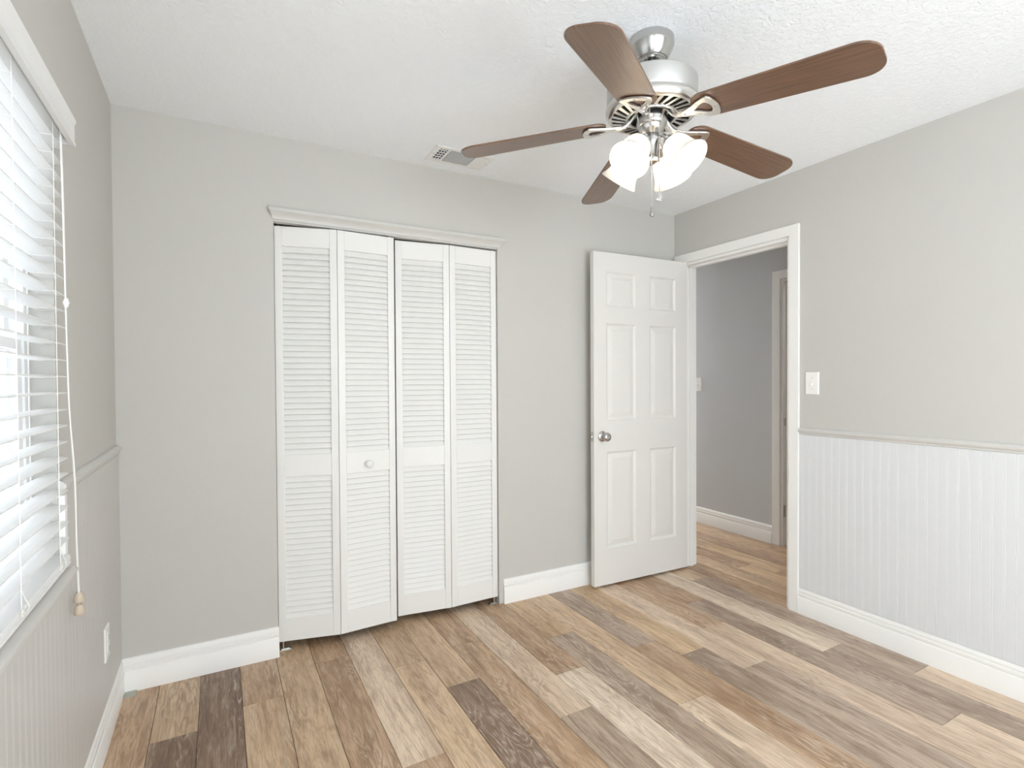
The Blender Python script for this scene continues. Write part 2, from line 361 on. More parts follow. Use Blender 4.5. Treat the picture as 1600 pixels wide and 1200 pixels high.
# floor: planks running toward the closet wall, laid row by row
def floor():
    rnd = random.Random(5)
    T = {'L': (230, 207, 182), 'X': (236, 219, 197), 'M': (214, 186, 153), 'T': (220, 190, 152), 'B': (194, 163, 132), 'G': (186, 165, 146), 'D': (148, 123, 103)}
    # row: (joint y, tone beyond the joint, tone on this side of it)
    rows = {0: (-0.72, 'B', 'M'), 1: (-0.432, 'M', 'D'), 2: (-1.05, 'D', 'B'), 3: (-0.352, 'B', 'M'), 4: (-1.09, 'M', 'B'), 5: (-0.16, 'B', 'B'),
            6: (-0.98, 'L', 'B'), 7: (-0.367, 'M', 'M'), 8: (-0.622, 'M', 'D'), 9: (-0.32, 'B', 'B'), 10: (-1.016, 'L', 'G'), 11: (-0.766, 'B', 'X'),
            12: (-0.474, 'T', 'G'), 13: (-1.176, 'M', 'L'), 14: (-0.747, 'G', 'B'), 15: (-0.909, 'T', 'G'), 16: (-1.126, 'L', 'G'), 17: (-0.775, 'B', 'L'),
            18: (-0.52, 'B', 'G'), 19: (-1.208, 'X', 'G'), 20: (-1.508, 'G', 'L'), 21: (0.3, 'M', 'B'), 22: (0.05, 'B', 'M'), 23: (-0.273, 'B', 'T'),
            24: (-0.455, 'T', 'B'), 25: (0.2, 'B', 'B'), 26: (-0.1, 'T', 'B'), 27: (0.5, 'B', 'B')}
    extra = {18: [(-1.735, 'L')], 8: [(-1.84, 'M')], 16: [(-2.2, 'L')]}
    bm = bmesh.new(); uvl = bm.loops.layers.uv.new('plank'); tl = bm.loops.layers.float_color.new('tone'); sl = bm.faces.layers.float.new('seed')
    box(bm, (-WT, YF-WT, -0.12), (HX+1.8, 3.3, -0.004), mat=1)
    P, X0, L, g = 0.1485, -0.011, 1.22, 0.0007
    x1 = HX+1.7
    def plank(xa, xb, ya, yb, tone):
        xa, xb = max(xa, -0.02), min(xb, x1)
        if xb-xa < 0.01: return
        j = lambda: rnd.uniform(-6, 6); d = j()
        c = lin(*[min(255, max(0, v+d)) for v in T[tone]]); sd = rnd.random()
        b_ = 0.0012
        def quad(pts, col_):
            f = bm.faces.new([bm.verts.new(p) for p in pts]); f[sl] = sd; f.material_index = 0
            for lp in f.loops:
                lp[uvl].uv = (lp.vert.co.x-xa+sd*3, lp.vert.co.y-ya+sd*11); lp[tl] = col_
        o = [(xa+g, ya+g), (xb-g, ya+g), (xb-g, yb-g), (xa+g, yb-g)]; i = [(xa+g+b_, ya+g+b_), (xb-g-b_, ya+g+b_), (xb-g-b_, yb-g-b_), (xa+g+b_, yb-g-b_)]
        quad([(*p, 0.0) for p in i], c)
        for k in range(4):
            k2 = (k+1) % 4; quad([(*o[k], -0.0012), (*o[k2], -0.0012), (*i[k2], 0.0), (*i[k], 0.0)], c)
            quad([(*o[k], -0.004), (*o[k2], -0.004), (*o[k2], -0.0012), (*o[k], -0.0012)], c)
    i = 0
    while X0+P*i < x1:
        xa, xb = X0+P*i, X0+P*(i+1)
        yj, t0, t1 = rows.get(i, (rnd.uniform(-1, 0.2), rnd.choice('MBLT'), rnd.choice('MBG')))
        y = yj; tone = t0
        while y < 3.2:
            plank(xa, xb, y, min(y+L, 3.25), tone); y += L; tone = rnd.choice('MBLTGB')
        y = yj; tone = t1
        if i in extra:
            for ye, te in extra[i]: plank(xa, xb, ye, y, tone); y, tone = ye, te
        while y > YF:
            plank(xa, xb, max(y-L, YF-0.02), y, tone); y -= L; tone = rnd.choice('MBLGBX')
        i += 1
    me = bpy.data.meshes.new('floor'); bm.to_mesh(me); bm.free()
    o = link('floor', me, [M_plank, M_black])
    tag(o, 'brown and beige oak plank floor', 'floor', kind='structure')
floor()

# ------------------------------------------------------------------ baseboards and trim
BASE = [(0, 0.0), (0.0175, 0.0), (0.0175, 0.087), (0.0165, 0.0885), (0.0115, 0.0905), (0.0105, 0.0935), (0.0118, 0.0955), (0.0155, 0.0965), (0.0160, 0.099), (0.0150, 0.108),
        (0.0095, 0.1105), (0.0085, 0.1135), (0.0092, 0.1155), (0.0130, 0.1165), (0.0132, 0.120), (0.0095, 0.132), (0.006, 0.136), (0, 0.137)]
def baseboard(name, label, org, along, out, s0, s1, m0=0, m1=0):
    bm = bmesh.new(); run(bm, BASE, org, along, out, s0, s1, m0, m1)
    tag(obj(name, bm, M_trim, smooth=35), label, 'baseboard', kind='structure')
baseboard('baseboard_left', 'white stepped baseboard under the window', (0, 0, 0), (0, 1, 0), (1, 0, 0), YF, 0, 0, -1)
baseboard('baseboard_back', 'white stepped baseboard between window wall and closet', (0, 0, 0), (1, 0, 0), (0, -1, 0), 0, 0.598, 1, 0)
baseboard('baseboard_back', 'white stepped baseboard between closet and open door', (0, 0, 0), (1, 0, 0), (0, -1, 0), 1.771, W-0.018)
baseboard('baseboard_right', 'white stepped baseboard below the beadboard', (W, 0, 0), (0, 1, 0), (-1, 0, 0), YF, -0.901)
baseboard('baseboard_hall', 'white stepped baseboard on the hall wall', (HX, 0, 0), (0, 1, 0), (-1, 0, 0), -0.052, 3.2)

tn = [0]
def trim(bm, mat, label, smooth=None, bevel=None, cat='trim'):
    tn[0] += 1
    return tag(obj('trim_%d' % tn[0], bm, mat, smooth=smooth, bevel=bevel), label, cat, kind='structure')

def casing(xf, sgn, y0, y1, z1, wd=0.056, wfar=None, th=0.016):
    """flat casing round an opening on the plane x = xf, proud towards sgn."""
    wf = wfar or wd
    bm = bmesh.new(); a, b_ = sorted((xf, xf+sgn*th))
    box(bm, (a, y0-wd, 0.0), (b_, y0, z1+wd)); box(bm, (a, y1, 0.0), (b_, y1+wf, z1+wd)); box(bm, (a, y0, z1), (b_, y1, z1+wd))
    return bm
def jamb(x0, x1, y0, y1, z1, stop_x, th=0.018, sw=0.034):
    bm = bmesh.new()
    box(bm, (x0, y0, 0), (x1, y0+th, z1)); box(bm, (x0, y1-th, 0), (x1, y1, z1)); box(bm, (x0, y0+th, z1-th), (x1, y1-th, z1))
    box(bm, (stop_x, y0+th, 0), (stop_x+sw, y0+th+0.011, z1-th)); box(bm, (stop_x, y1-th-0.011, 0), (stop_x+sw, y1-th, z1-th))
    box(bm, (stop_x, y0+th, z1-th-0.011), (stop_x+sw, y1-th, z1-th))
    return bm
trim(casing(W, -1, DY0, DY1, 2.046), M_trim, 'white flat casing around the bedroom doorway', bevel=0.002, cat='door casing')
trim(jamb(W-0.001, W+WT, DY0, DY1, DZ, W+0.042), M_trim, 'white jamb lining the bedroom doorway', bevel=0.0015, cat='door jamb')
trim(casing(HX, -1, HDY0, HDY1, 2.02, 0.064), M_trim, 'white casing around the doorway across the hall', bevel=0.002, cat='door casing')
o = trim(jamb(HX-0.001, HX+WT, HDY0, HDY1, 2.02, HX+0.04), M_trim, 'white jamb lining the doorway across the hall', bevel=0.0015, cat='door jamb')
bm = bmesh.new(); box(bm, (HX+0.009, HDY1-0.0195, 0.915), (HX+0.033, HDY1-0.017, 0.972)); tag(obj('strike_plate', bm, M_steel, o), 'steel strike plate')
bm = bmesh.new(); box(bm, (HX+0.005, HDY1-0.0195, 0.22), (HX+0.033, HDY1-0.017, 0.31)); tag(obj('hinge', bm, M_steel, o), 'steel hinge leaf')

# beadboard wainscot on the two side walls, with chair rails
def beadboard(y0, y1, z0, z1, xf, sgn, th=0.008, dp=0.0011):
    bm = bmesh.new(); prof = [(y0, 0), (y0, th)]
    y = y1-0.02; ys = []
    while y > y0+0.02: ys.append(y); y -= 0.0381
    for y in sorted(ys):
        for c in (y-0.0035, y+0.0035): prof += [(c-0.0012, th), (c, th-dp), (c+0.0012, th)]
    prof += [(y1, th), (y1, 0)]
    A = [bm.verts.new((xf+sgn*d, y, z0)) for y, d in prof]; B = [bm.verts.new((xf+sgn*d, y, z1)) for y, d in prof]
    n = len(prof)
    for i in range(n-1): bm.faces.new((A[i], A[i+1], B[i+1], B[i]))
    bm.faces.new((A[-1], A[0], B[0], B[-1]))
    for i in range(1, n-1):
        bm.faces.new((A[0], A[i+1], A[i])) if i < n-1 else None
        bm.faces.new((B[0], B[i], B[i+1]))
    return bm
RAIL = [(0, 0.0), (0.006, 0.0), (0.010, 0.004), (0.010, 0.010), (0.016, 0.015), (0.019, 0.022), (0.019, 0.027), (0.014, 0.032), (0.010, 0.036), (0.006, 0.0375), (0, 0.0375)]
trim(beadboard(YF, -0.9015, 0.1365, 0.968, W, -1), M_wain_lit, 'grey beadboard wainscot beside the doorway', cat='wainscot')
bm = bmesh.new(); run(bm, RAIL, (W, 0, 0.967), (0, 1, 0), (-1, 0, 0), YF, -0.901)
trim(bm, M_rail, 'grey chair rail beside the doorway', 40, cat='chair rail')
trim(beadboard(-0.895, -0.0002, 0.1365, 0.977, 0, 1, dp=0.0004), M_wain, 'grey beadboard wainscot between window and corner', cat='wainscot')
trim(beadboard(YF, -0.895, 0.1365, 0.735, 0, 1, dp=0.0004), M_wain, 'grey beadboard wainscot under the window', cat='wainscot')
bm = bmesh.new(); run(bm, RAIL, (0, 0, 0.976), (0, 1, 0), (1, 0, 0), -0.905, -0.0002)
trim(bm, M_rail, 'grey chair rail between window and corner', 40, cat='chair rail')
bm = bmesh.new(); box(bm, (0.0005, -0.9, 0.80), (0.014, -0.876, 0.975)); trim(bm, M_trim, 'white strip beside the window below the chair rail', bevel=0.001, cat='trim')

# closet head moulding, track and door stop
COVE = [(0, 0.0), (0.004, 0.0), (0.006, 0.008), (0.011, 0.018), (0.020, 0.027), (0.028, 0.032), (0.030, 0.034), (0.030, 0.044), (0.026, 0.050), (0.016, 0.053), (0, 0.053)]
bm = bmesh.new(); run(bm, COVE, (0, 0, 2.012), (1, 0, 0), (0, -1, 0), CX0-0.004, CX1+0.012, -0.6, 0.9)
trim(bm, M_rail, 'white cove moulding over the closet doors', 40, cat='moulding')
bm = bmesh.new(); box(bm, (CX0, 0.004, 2.004), (CX1, 0.045, CZ)); trim(bm, M_rail, 'white track fascia above the closet doors', bevel=0.001, cat='closet track')

# ------------------------------------------------------------------ bifold louvered closet doors
def louver_panel(parent, p0, p1, z0, z1, knob=False):
    """one leaf; p0, p1 = bottom front corners, left and right, in plan."""
    a, b_ = Vector((*p0, 0)), Vector((*p1, 0)); wd = (b_-a).length; ux = (b_-a).normalized(); uy = Vector((-ux.y, ux.x, 0))
    M = Matrix((ux, uy, Vector((0, 0, 1)))).transposed().to_4x4(); M.translation = a
    th, st = 0.028, 0.033; mz0, mz1 = 0.818, 0.921; bz, tz = z0+0.108, z1-0.092
    bm = bmesh.new()
    box(bm, (0, 0, z0), (st, th, z1), M); box(bm, (wd-st, 0, z0), (wd, th, z1), M)
    for za, zb in ((z0, bz), (mz0, mz1), (tz, z1)): box(bm, (st, 0.0012, za), (wd-st, th-0.0012, zb), M)
    fr = obj('door_panel', bm, M_louver, parent, bevel=0.0015)
    for za, zb in ((bz, mz0), (mz1, tz)):
        bm = bmesh.new(); n = round((zb-za)/0.0272); pt = (zb-za)/n
        for k in range(n):
            zc = za + pt*(k+0.5)
            S = M @ Matrix.Translation((0, th*0.5, zc)) @ Matrix.Rotation(math.radians(-25), 4, 'X')
            box(bm, (st-0.003, -0.0028, -0.0158), (wd-st+0.003, 0.0028, 0.0158), S)
        obj('louvers', bm, M_louver, fr)
    if knob:
        bm = bmesh.new(); K = M @ Matrix.Translation((wd*0.5, 0.001, 0.858)) @ Matrix.Rotation(math.radians(90), 4, 'X')
        lathe(bm, [(0, 0), (0.009, 0), (0.008, 0.008), (0.010, 0.012), (0.0165, 0.018), (0.019, 0.024), (0.0175, 0.030), (0.011, 0.034), (0, 0.035)], 24, K)
        tag(obj('knob', bm, M_louver, fr, smooth=60), 'round white wooden knob')
    return fr
def pin(parent, x, y, z0, z1):
    bm = bmesh.new(); lathe(bm, [(0, z0), (0.004, z0), (0.004, z1), (0, z1)], 12, Matrix.Translation((x, y, 0)))
    tag(obj('pivot_pin', bm, M_steel, parent, smooth=50), 'steel pivot pin')
DB, DT = 0.040, 1.995
d2 = empty('door_2'); tag(d2, 'pair of white louvered closet leaves with round white knob', 'closet door', 'bifold closet doors', 'structure')
louver_panel(d2, (0.6015, 0.048), (0.8715, -0.016), DB, DT); louver_panel(d2, (0.8745, -0.016), (1.1555, 0.0), DB, DT, True)
d3 = empty('door_3'); tag(d3, 'pair of white louvered closet leaves without a knob', 'closet door', 'bifold closet doors', 'structure')
louver_panel(d3, (1.1725, 0.040), (1.4575, 0.004), DB, DT); louver_panel(d3, (1.4605, 0.004), (1.7435, 0.012), DB, DT)
for dd, x, y in ((d2, 0.622, 0.058), (d2, 1.135, 0.012), (d3, 1.19, 0.05), (d3, 1.727, 0.026)): pin(dd, x, y, DT-0.01, 2.0035)
for dd, x, y in ((d2, 0.622, 0.058), (d3, 1.727, 0.026)): pin(dd, x, y, 0.006, DB+0.01)
def bracket(x0, x1, y, label):
    bm = bmesh.new(); box(bm, (x0, y-0.014, 0.0), (x1, y+0.014, 0.003)); box(bm, (x0+0.01, y-0.006, 0.003), (x1-0.006, y+0.006, 0.006))
    tag(obj('pivot_bracket', bm, M_steel, bevel=0.0008), label, 'bracket', 'closet floor brackets')
bracket(0.601, 0.655, 0.050, 'small metal floor bracket under the closet door nearest the window')
bracket(1.690, 1.744, 0.026, 'small metal floor bracket under the closet door nearest the doorway')

# ------------------------------------------------------------------ six-panel bedroom door, standing open
def six_panel_door():
    root = empty('door_1'); tag(root, 'open white six panel door with a round nickel knob', 'door', kind='structure')
    a, b_ = Vector((2.3425, -0.1015, 0)), Vector((3.1035, -0.1205, 0)); wd = (b_-a).length; ux = (b_-a).normalized(); uy = Vector((-ux.y, ux.x, 0))
    M = Matrix((ux, uy, Vector((0, 0, 1)))).transposed().to_4x4(); M.translation = a
    z0, z1, th = 0.014, 2.043, 0.035
    cols = [(0.088, 0.329), (0.432, 0.664)]; rows = [(0.228, 0.833), (1.013, 1.617), (1.707, 1.930)]
    bm = bmesh.new()
    def face(yf, sg):
        U = sorted([0, wd] + [c for cc in cols for c in cc]); V = sorted([z0, z1] + [r for rr in rows for r in rr])
        cache = {}
        def vt(u, v):
            if (u, v) not in cache: cache[(u, v)] = bm.verts.new(M @ Vector((u, yf, v)))
            return cache[(u, v)]
        for i in range(len(U)-1):
            for j in range(len(V)-1):
                c4 = [vt(U[i], V[j]), vt(U[i+1], V[j]), vt(U[i+1], V[j+1]), vt(U[i], V[j+1])]
                if (U[i], U[i+1]) in cols and (V[j], V[j+1]) in rows:
                    prev = c4
                    for ins, dep in ((0.006, 0.0), (0.0085, 0.004), (0.016, 0.009), (0.019, 0.010), (0.022, 0.010), (0.050, 0.0035), (0.052, 0.003)):
                        ring = [bm.verts.new(M @ Vector((u, yf+sg*dep, v))) for u, v in
                                ((U[i]+ins, V[j]+ins), (U[i+1]-ins, V[j]+ins), (U[i+1]-ins, V[j+1]-ins), (U[i]+ins, V[j+1]-ins))]
                        for k in range(4): bm.faces.new((prev[k], prev[(k+1) % 4], ring[(k+1) % 4], ring[k]))
                        prev = ring
                    bm.faces.new(prev)
                else: bm.faces.new(c4)
        return cache, U, V
    c0, U, V = face(0, 1); c1, _, _ = face(th, -1)
    for i in range(len(U)-1):
        for z in (z0, z1): bm.faces.new((c0[(U[i], z)], c0[(U[i+1], z)], c1[(U[i+1], z)], c1[(U[i], z)]))
    for j in range(len(V)-1):
        for u in (0, wd): bm.faces.new((c0[(u, V[j])], c0[(u, V[j+1])], c1[(u, V[j+1])], c1[(u, V[j])]))
    obj('door_panel', bm, M_door, root, bevel=0.0012)
    KP = [(0, 0), (0.0325, 0), (0.0325, 0.003), (0.029, 0.007), (0.018, 0.010), (0.0125, 0.013), (0.0115, 0.028), (0.014, 0.033), (0.024, 0.038), (0.0275, 0.046), (0.0265, 0.054), (0.021, 0.060), (0.012, 0.0625), (0.011, 0.061), (0, 0.0615)]
    for yy, s in ((0, 1), (th, -1)):
        bm = bmesh.new(); K = M @ Matrix.Translation((0.060, yy, 0.925)) @ Matrix.Rotation(math.radians(90*s), 4, 'X')
        lathe(bm, KP, 32, K); tag(obj('door_knob', bm, M_polish, root, smooth=40), 'round polished nickel knob')
    bm = bmesh.new(); box(bm, (-0.0012, 0.005, 0.896), (0.0005, 0.030, 0.954), M); pl = tag(obj('latch_plate', bm, M_steel, root), 'nickel latch plate')
    bm = bmesh.new(); box(bm, (-0.011, 0.010, 0.917), (0, 0.024, 0.933), M); obj('latch_bolt', bm, M_polish, pl, bevel=0.003)
    for z in (0.25, 1.03, 1.80):
        bm = bmesh.new(); K = M @ Matrix.Translation((wd+0.006, th+0.004, z-0.045))
        lathe(bm, [(0, 0), (0.0055, 0), (0.0055, 0.09), (0, 0.09)], 12, K); box(bm, (wd-0.0005, 0.006, z-0.045), (wd+0.0015, th, z+0.045), M)
        tag(obj('hinge', bm, M_steel, root, smooth=40), 'steel butt hinge')
six_panel_door()

# ------------------------------------------------------------------ wall plates
def plate(name, label, cat, M, outlet=False):
    """local x across, y up, z out of the wall."""
    root = empty(name); tag(root, label, cat)
    bm = bmesh.new(); w2, h2 = 0.036, 0.0585
    prev = None
    for ins, z in ((0, 0.0), (0, 0.003), (0.0015, 0.0048), (0.004, 0.0058)):
        ring = [bm.verts.new(M @ Vector((x, y, z))) for x, y in ((-w2+ins, -h2+ins), (w2-ins, -h2+ins), (w2-ins, h2-ins), (-w2+ins, h2-ins))]
        if prev:
            for k in range(4): bm.faces.new((prev[k], prev[(k+1) % 4], ring[(k+1) % 4], ring[k]))
        else: bm.faces.new(ring[::-1])
        prev = ring
    bm.faces.new(prev); obj('cover_plate', bm, M_plate, root)
    if outlet:
        for yc in (-0.0195, 0.0195):
            bm = bmesh.new(); lathe(bm, [(0, 0.0055), (0.0165, 0.0055), (0.0165, 0.0075), (0.0155, 0.0082), (0, 0.0082)], 24, M @ Matrix.Translation((0, yc, 0)))
            r = obj('receptacle', bm, M_plate, root, smooth=40)
            bm = bmesh.new(); box(bm, (-0.0075, yc-0.001, 0.0078), (-0.0055, yc+0.008, 0.0085), M); box(bm, (0.0055, yc-0.001, 0.0078), (0.0075, yc+0.007, 0.0085), M)
            box(bm, (-0.002, yc-0.010, 0.0078), (0.002, yc-0.006, 0.0085), M); obj('slots', bm, M_slot, r)
        sc_ = [0.0]
    else:
        bm = bmesh.new(); box(bm, (-0.005, -0.012, 0.0055), (0.005, 0.012, 0.0068), M); f = obj('toggle_frame', bm, M_plate, root)
        bm = bmesh.new(); box(bm, (-0.0036, -0.006, 0.0), (0.0036, 0.004, 0.017), M @ Matrix.Translation((0, 0, 0.003)) @ Matrix.Rotation(math.radians(28), 4, 'X'))
        obj('toggle', bm, M_plate, root, bevel=0.001); sc_ = [-0.030, 0.030]
    for yc in sc_:
        bm = bmesh.new(); lathe(bm, [(0, 0.0055), (0.0032, 0.0055), (0.0028, 0.0068), (0, 0.007)], 12, M @ Matrix.Translation((0, yc, 0))); obj('screw', bm, M_steel, root, smooth=40)
def wallM(org, across, out):
    m = Matrix((Vector(across), Vector((0, 0, 1)), Vector(out))).transposed().to_4x4(); m.translation = Vector(org); return m
plate('light_switch', 'white switch plate beside the bedroom doorway casing', 'light switch', wallM((W, -0.970, 1.243), (0, -1, 0), (-1, 0, 0)))
plate('light_switch', 'white switch plate on the hall wall seen through the doorway', 'light switch', wallM((HX, 0.671, 1.222), (0, -1, 0), (-1, 0, 0)))
plate('power_outlet', 'white power outlet low on the wall beside the window', 'outlet', wallM((0.0081, -0.338, 0.350), (0, 1, 0), (1, 0, 0)), True)

# ------------------------------------------------------------------ windows
def window(name, label, axis, face, u0, u1, z0, z1, depth, mid, glass=None):
    """frame set back in the wall; axis 0: wall plane x = face (outside is -x), axis 1: wall plane y = face (outside -y)."""
    root = empty(name); tag(root, label, 'window', kind='structure')
    Mx = Matrix.Identity(4) if axis == 0 else Matrix(((0, 1, 0, 0), (1, 0, 0, 0), (0, 0, 1, 0), (0, 0, 0, 1)))
    a0, a1 = face-depth, face-depth+0.05
    bm = bmesh.new(); f = 0.045
    box(bm, (a0, u0, z0), (a1, u0+f, z1), Mx); box(bm, (a0, u1-f, z0), (a1, u1, z1), Mx); box(bm, (a0, u0+f, z0), (a1, u1-f, z0+f), Mx); box(bm, (a0, u0+f, z1-f), (a1, u1-f, z1), Mx)
    obj('window_frame', bm, M_vinyl, root, bevel=0.002)
    zm = (z0+z1)/2; s = 0.035
    for za, zb, off in ((z0+f, zm+0.018, 0.022), (zm-0.018, z1-f, 0.0)):
        bm = bmesh.new(); ya, yb = u0+f, u1-f; p0, p1 = a0+0.003+off, a0+0.023+off
        box(bm, (p0, ya, za), (p1, ya+s, zb), Mx); box(bm, (p0, yb-s, za), (p1, yb, zb), Mx); box(bm, (p0, ya+s, za), (p1, yb-s, za+s), Mx); box(bm, (p0, ya+s, zb-s), (p1, yb-s, zb), Mx)
        for mm in mid: box(bm, (p0+0.004, mm-0.008, za+s), (p1-0.004, mm+0.008, zb-s), Mx)
        sh = obj('sash', bm, M_vinyl, root, bevel=0.0015)
        bm = bmesh.new(); box(bm, (p0+0.008, ya+s-0.004, za+s-0.004), (p0+0.012, yb-s+0.004, zb-s+0.004), Mx); tag(obj('glass_pane', bm, glass or M_glass, sh), 'pane of window glass')
    return root
w1 = window('window_1', 'white framed window behind the horizontal blind', 0, 0, WY0, WY1, WZ0, WZ1, 0.10, [], M_dim_glass)
bm = bmesh.new(); SILL = [(-0.055, 0.0), (0.030, -0.004), (0.036, 0.0), (0.040, 0.006), (0.040, 0.013), (0.034, 0.018), (-0.055, 0.018)]
run(bm, [(0.0005, -0.040), (0.012, -0.040), (0.016, -0.030), (0.020, -0.012), (0.032, -0.004), (0.040, 0.003), (0.040, 0.010), (0.034, 0.014), (0.0005, 0.014)], (0, 0, 0.775), (0, 1, 0), (1, 0, 0), -2.14, -0.905)
box(bm, (-0.05, WY0, 0.7755), (0.0005, WY1, 0.789))
tag(obj('window_sill', bm, M_rail, w1, smooth=35), 'moulded sill')
window('fill_window_rear', 'wide unseen window added behind the camera for fill light', 1, YF, 0.60, 2.40, 0.22, 1.95, 0.10, [1.50])  # made-up window, out of view, that fills the room with light

window('fill_window_side', 'unseen window added behind the camera to light the right wall', 0, 0, -3.75, -3.05, WZ0, WZ1, 0.10, [])  # made-up window, out of view, lighting the right wall and floor

# ------------------------------------------------------------------ horizontal blind
def blind():
    root = empty('window_blind', (0, -1.5, 0.80)); root.location = (0, 0, 0)
    tag(root, 'white horizontal slat blind hanging open in the window', 'blind')
    y0, y1 = -2.095, -0.899
    bm = bmesh.new(); run(bm, [(0.035, 0.0), (0.047, 0.0), (0.0475, 0.008), (0.045, 0.012), (0.045, 0.055), (0.049, 0.062), (0.049, 0.067), (0.035, 0.067)], (0, 0, 1.884), (0, 1, 0), (1, 0, 0), y0-0.01, y1+0.010)
    box(bm, (0.002, y1, 1.884), (0.036, y1+0.010, 1.951)); box(bm, (0.002, y0-0.010, 1.884), (0.036, y0, 1.951))
    obj('valance', bm, M_blind, root, smooth=40)
    bm = bmesh.new(); box(bm, (-0.026, y0+0.004, 1.898), (0.024, y1-0.004, 1.944)); obj('headrail', bm, M_blind, root, bevel=0.002)
    bm = bmesh.new(); z = 1.868; zs = []
    while z > 0.862: zs.append(z); z -= 0.0418
    rnd = random.Random(3)
    for z in zs:
        xc, dx, t = -0.003, 0.025, 0.0014; tilt = math.radians(rnd.uniform(-1.5, 1.5)-1.0); ds = rnd.uniform(-0.002, 0.002)
        top = []; n = 5
        for y in (y0+0.004, y1-0.003+ds):
            ring = []
            for k in range(n):
                u = -1+2*k/(n-1); ring.append((xc+dx*u*math.cos(tilt), y, z+0.0022*(1-u*u)+dx*u*math.sin(tilt)+t))
            for k in reversed(range(n)):
                u = -1+2*k/(n-1); ring.append((xc+dx*u*math.cos(tilt), y, z+0.0022*(1-u*u)+dx*u*math.sin(tilt)-t))
            top.append([bm.verts.new(p) for p in ring])
        A, B = top; m = len(A)
        for k in range(m): bm.faces.new((A[k], A[(k+1) % m], B[(k+1) % m], B[k]))
        bm.faces.new(A[::-1]); bm.faces.new(B)
    obj('slats', bm, M_blind, root)
    bm = bmesh.new(); run(bm, [(-0.028, 0), (0.021, 0), (0.0245, 0.002), (0.0245, 0.006), (0.022, 0.0075), (0.022, 0.0095), (0.0245, 0.011), (0.0245, 0.016), (0.022, 0.0175), (0.022, 0.0195), (0.024, 0.021), (0.022, 0.025), (-0.028, 0.025)], (0, 0, 0.797), (0, 1, 0), (1, 0, 0), y0+0.004, y1-0.003)
    obj('bottom_rail', bm, M_blind, root, smooth=30)
    for yl in (-1.0, -1.295, -1.65, -1.98):
        bm = bmesh.new()
        for xx in (0.0235, -0.0295): tube(bm, [(xx, yl, 1.90), (xx, yl, 1.3), (xx, yl, 0.815)], 0.0009, 6)
        for z in zs: tube(bm, [(0.0235, yl, z-0.002), (-0.0295, yl, z-0.002)], 0.0006, 4)
        ld = obj('ladder_cord', bm, M_cord, root)
        bm = bmesh.new()     # plug and knotted loops on the bottom rail
        lathe(bm, [(0, 0), (0.007, 0), (0.0065, 0.003), (0, 0.0035)], 16, Matrix.Translation((0.0235, yl, 0.814)) @ Matrix.Rotation(math.radians(90), 4, 'Y'))
        tube(bm, curve_pts([(0.0245, yl, 0.86), (0.027, yl+0.012, 0.838), (0.029, yl+0.026, 0.820), (0.029, yl+0.010, 0.814), (0.028, yl-0.010, 0.816), (0.029, yl-0.022, 0.823), (0.028, yl-0.004, 0.826), (0.0245, yl, 0.815)], 5), 0.0011, 6)
        obj('cord_knot', bm, M_cord, ld, smooth=60)
    # lift cords down the side, the connector and the two tassels
    rootc = None
    for k, (dy, dxx, ze) in enumerate(((0.0, 0.0, 0.7035), (-0.007, 0.003, 0.671))):
        bm = bmesh.new()
        pts = curve_pts([(0.028, -0.945+dy, 1.900), (0.030, -0.943+dy, 1.70), (0.030, -0.936+dy*0.5, 1.467), (0.031, -0.925+dy*0.4, 1.22), (0.031+dxx, -0.893+dy, 1.05), (0.031+dxx, -0.878+dy*1.5, 0.95), (0.031, -0.866+dy, 0.82), (0.031, -0.853+dy*0.3, ze)], 8)
        tube(bm, pts, 0.0017, 7); c = obj('lift_cord', bm, M_cord, root, smooth=60)
        bm = bmesh.new(); lathe(bm, [(0, 0.001), (0.006, 0.0), (0.0085, -0.003), (0.0108, -0.010), (0.0122, -0.020), (0.0118, -0.026), (0.009, -0.0285), (0, -0.029)], 20, Matrix.Translation((0.031, -0.853+dy*0.3, ze)))
        tag(obj('tassel', bm, M_tassel, c, smooth=50), 'beige wooden tassel')
    bm = bmesh.new(); lathe(bm, [(0, 0.012), (0.004, 0.011), (0.006, 0.004), (0.0075, 0.0), (0.006, -0.004), (0.004, -0.012), (0, -0.013)], 14, Matrix.Translation((0.031, -0.937, 1.47)))
    box(bm, (0.029, -0.934, 1.472), (0.033, -0.924, 1.477)); obj('cord_connector', bm, M_cord, root, smooth=50)
blind()

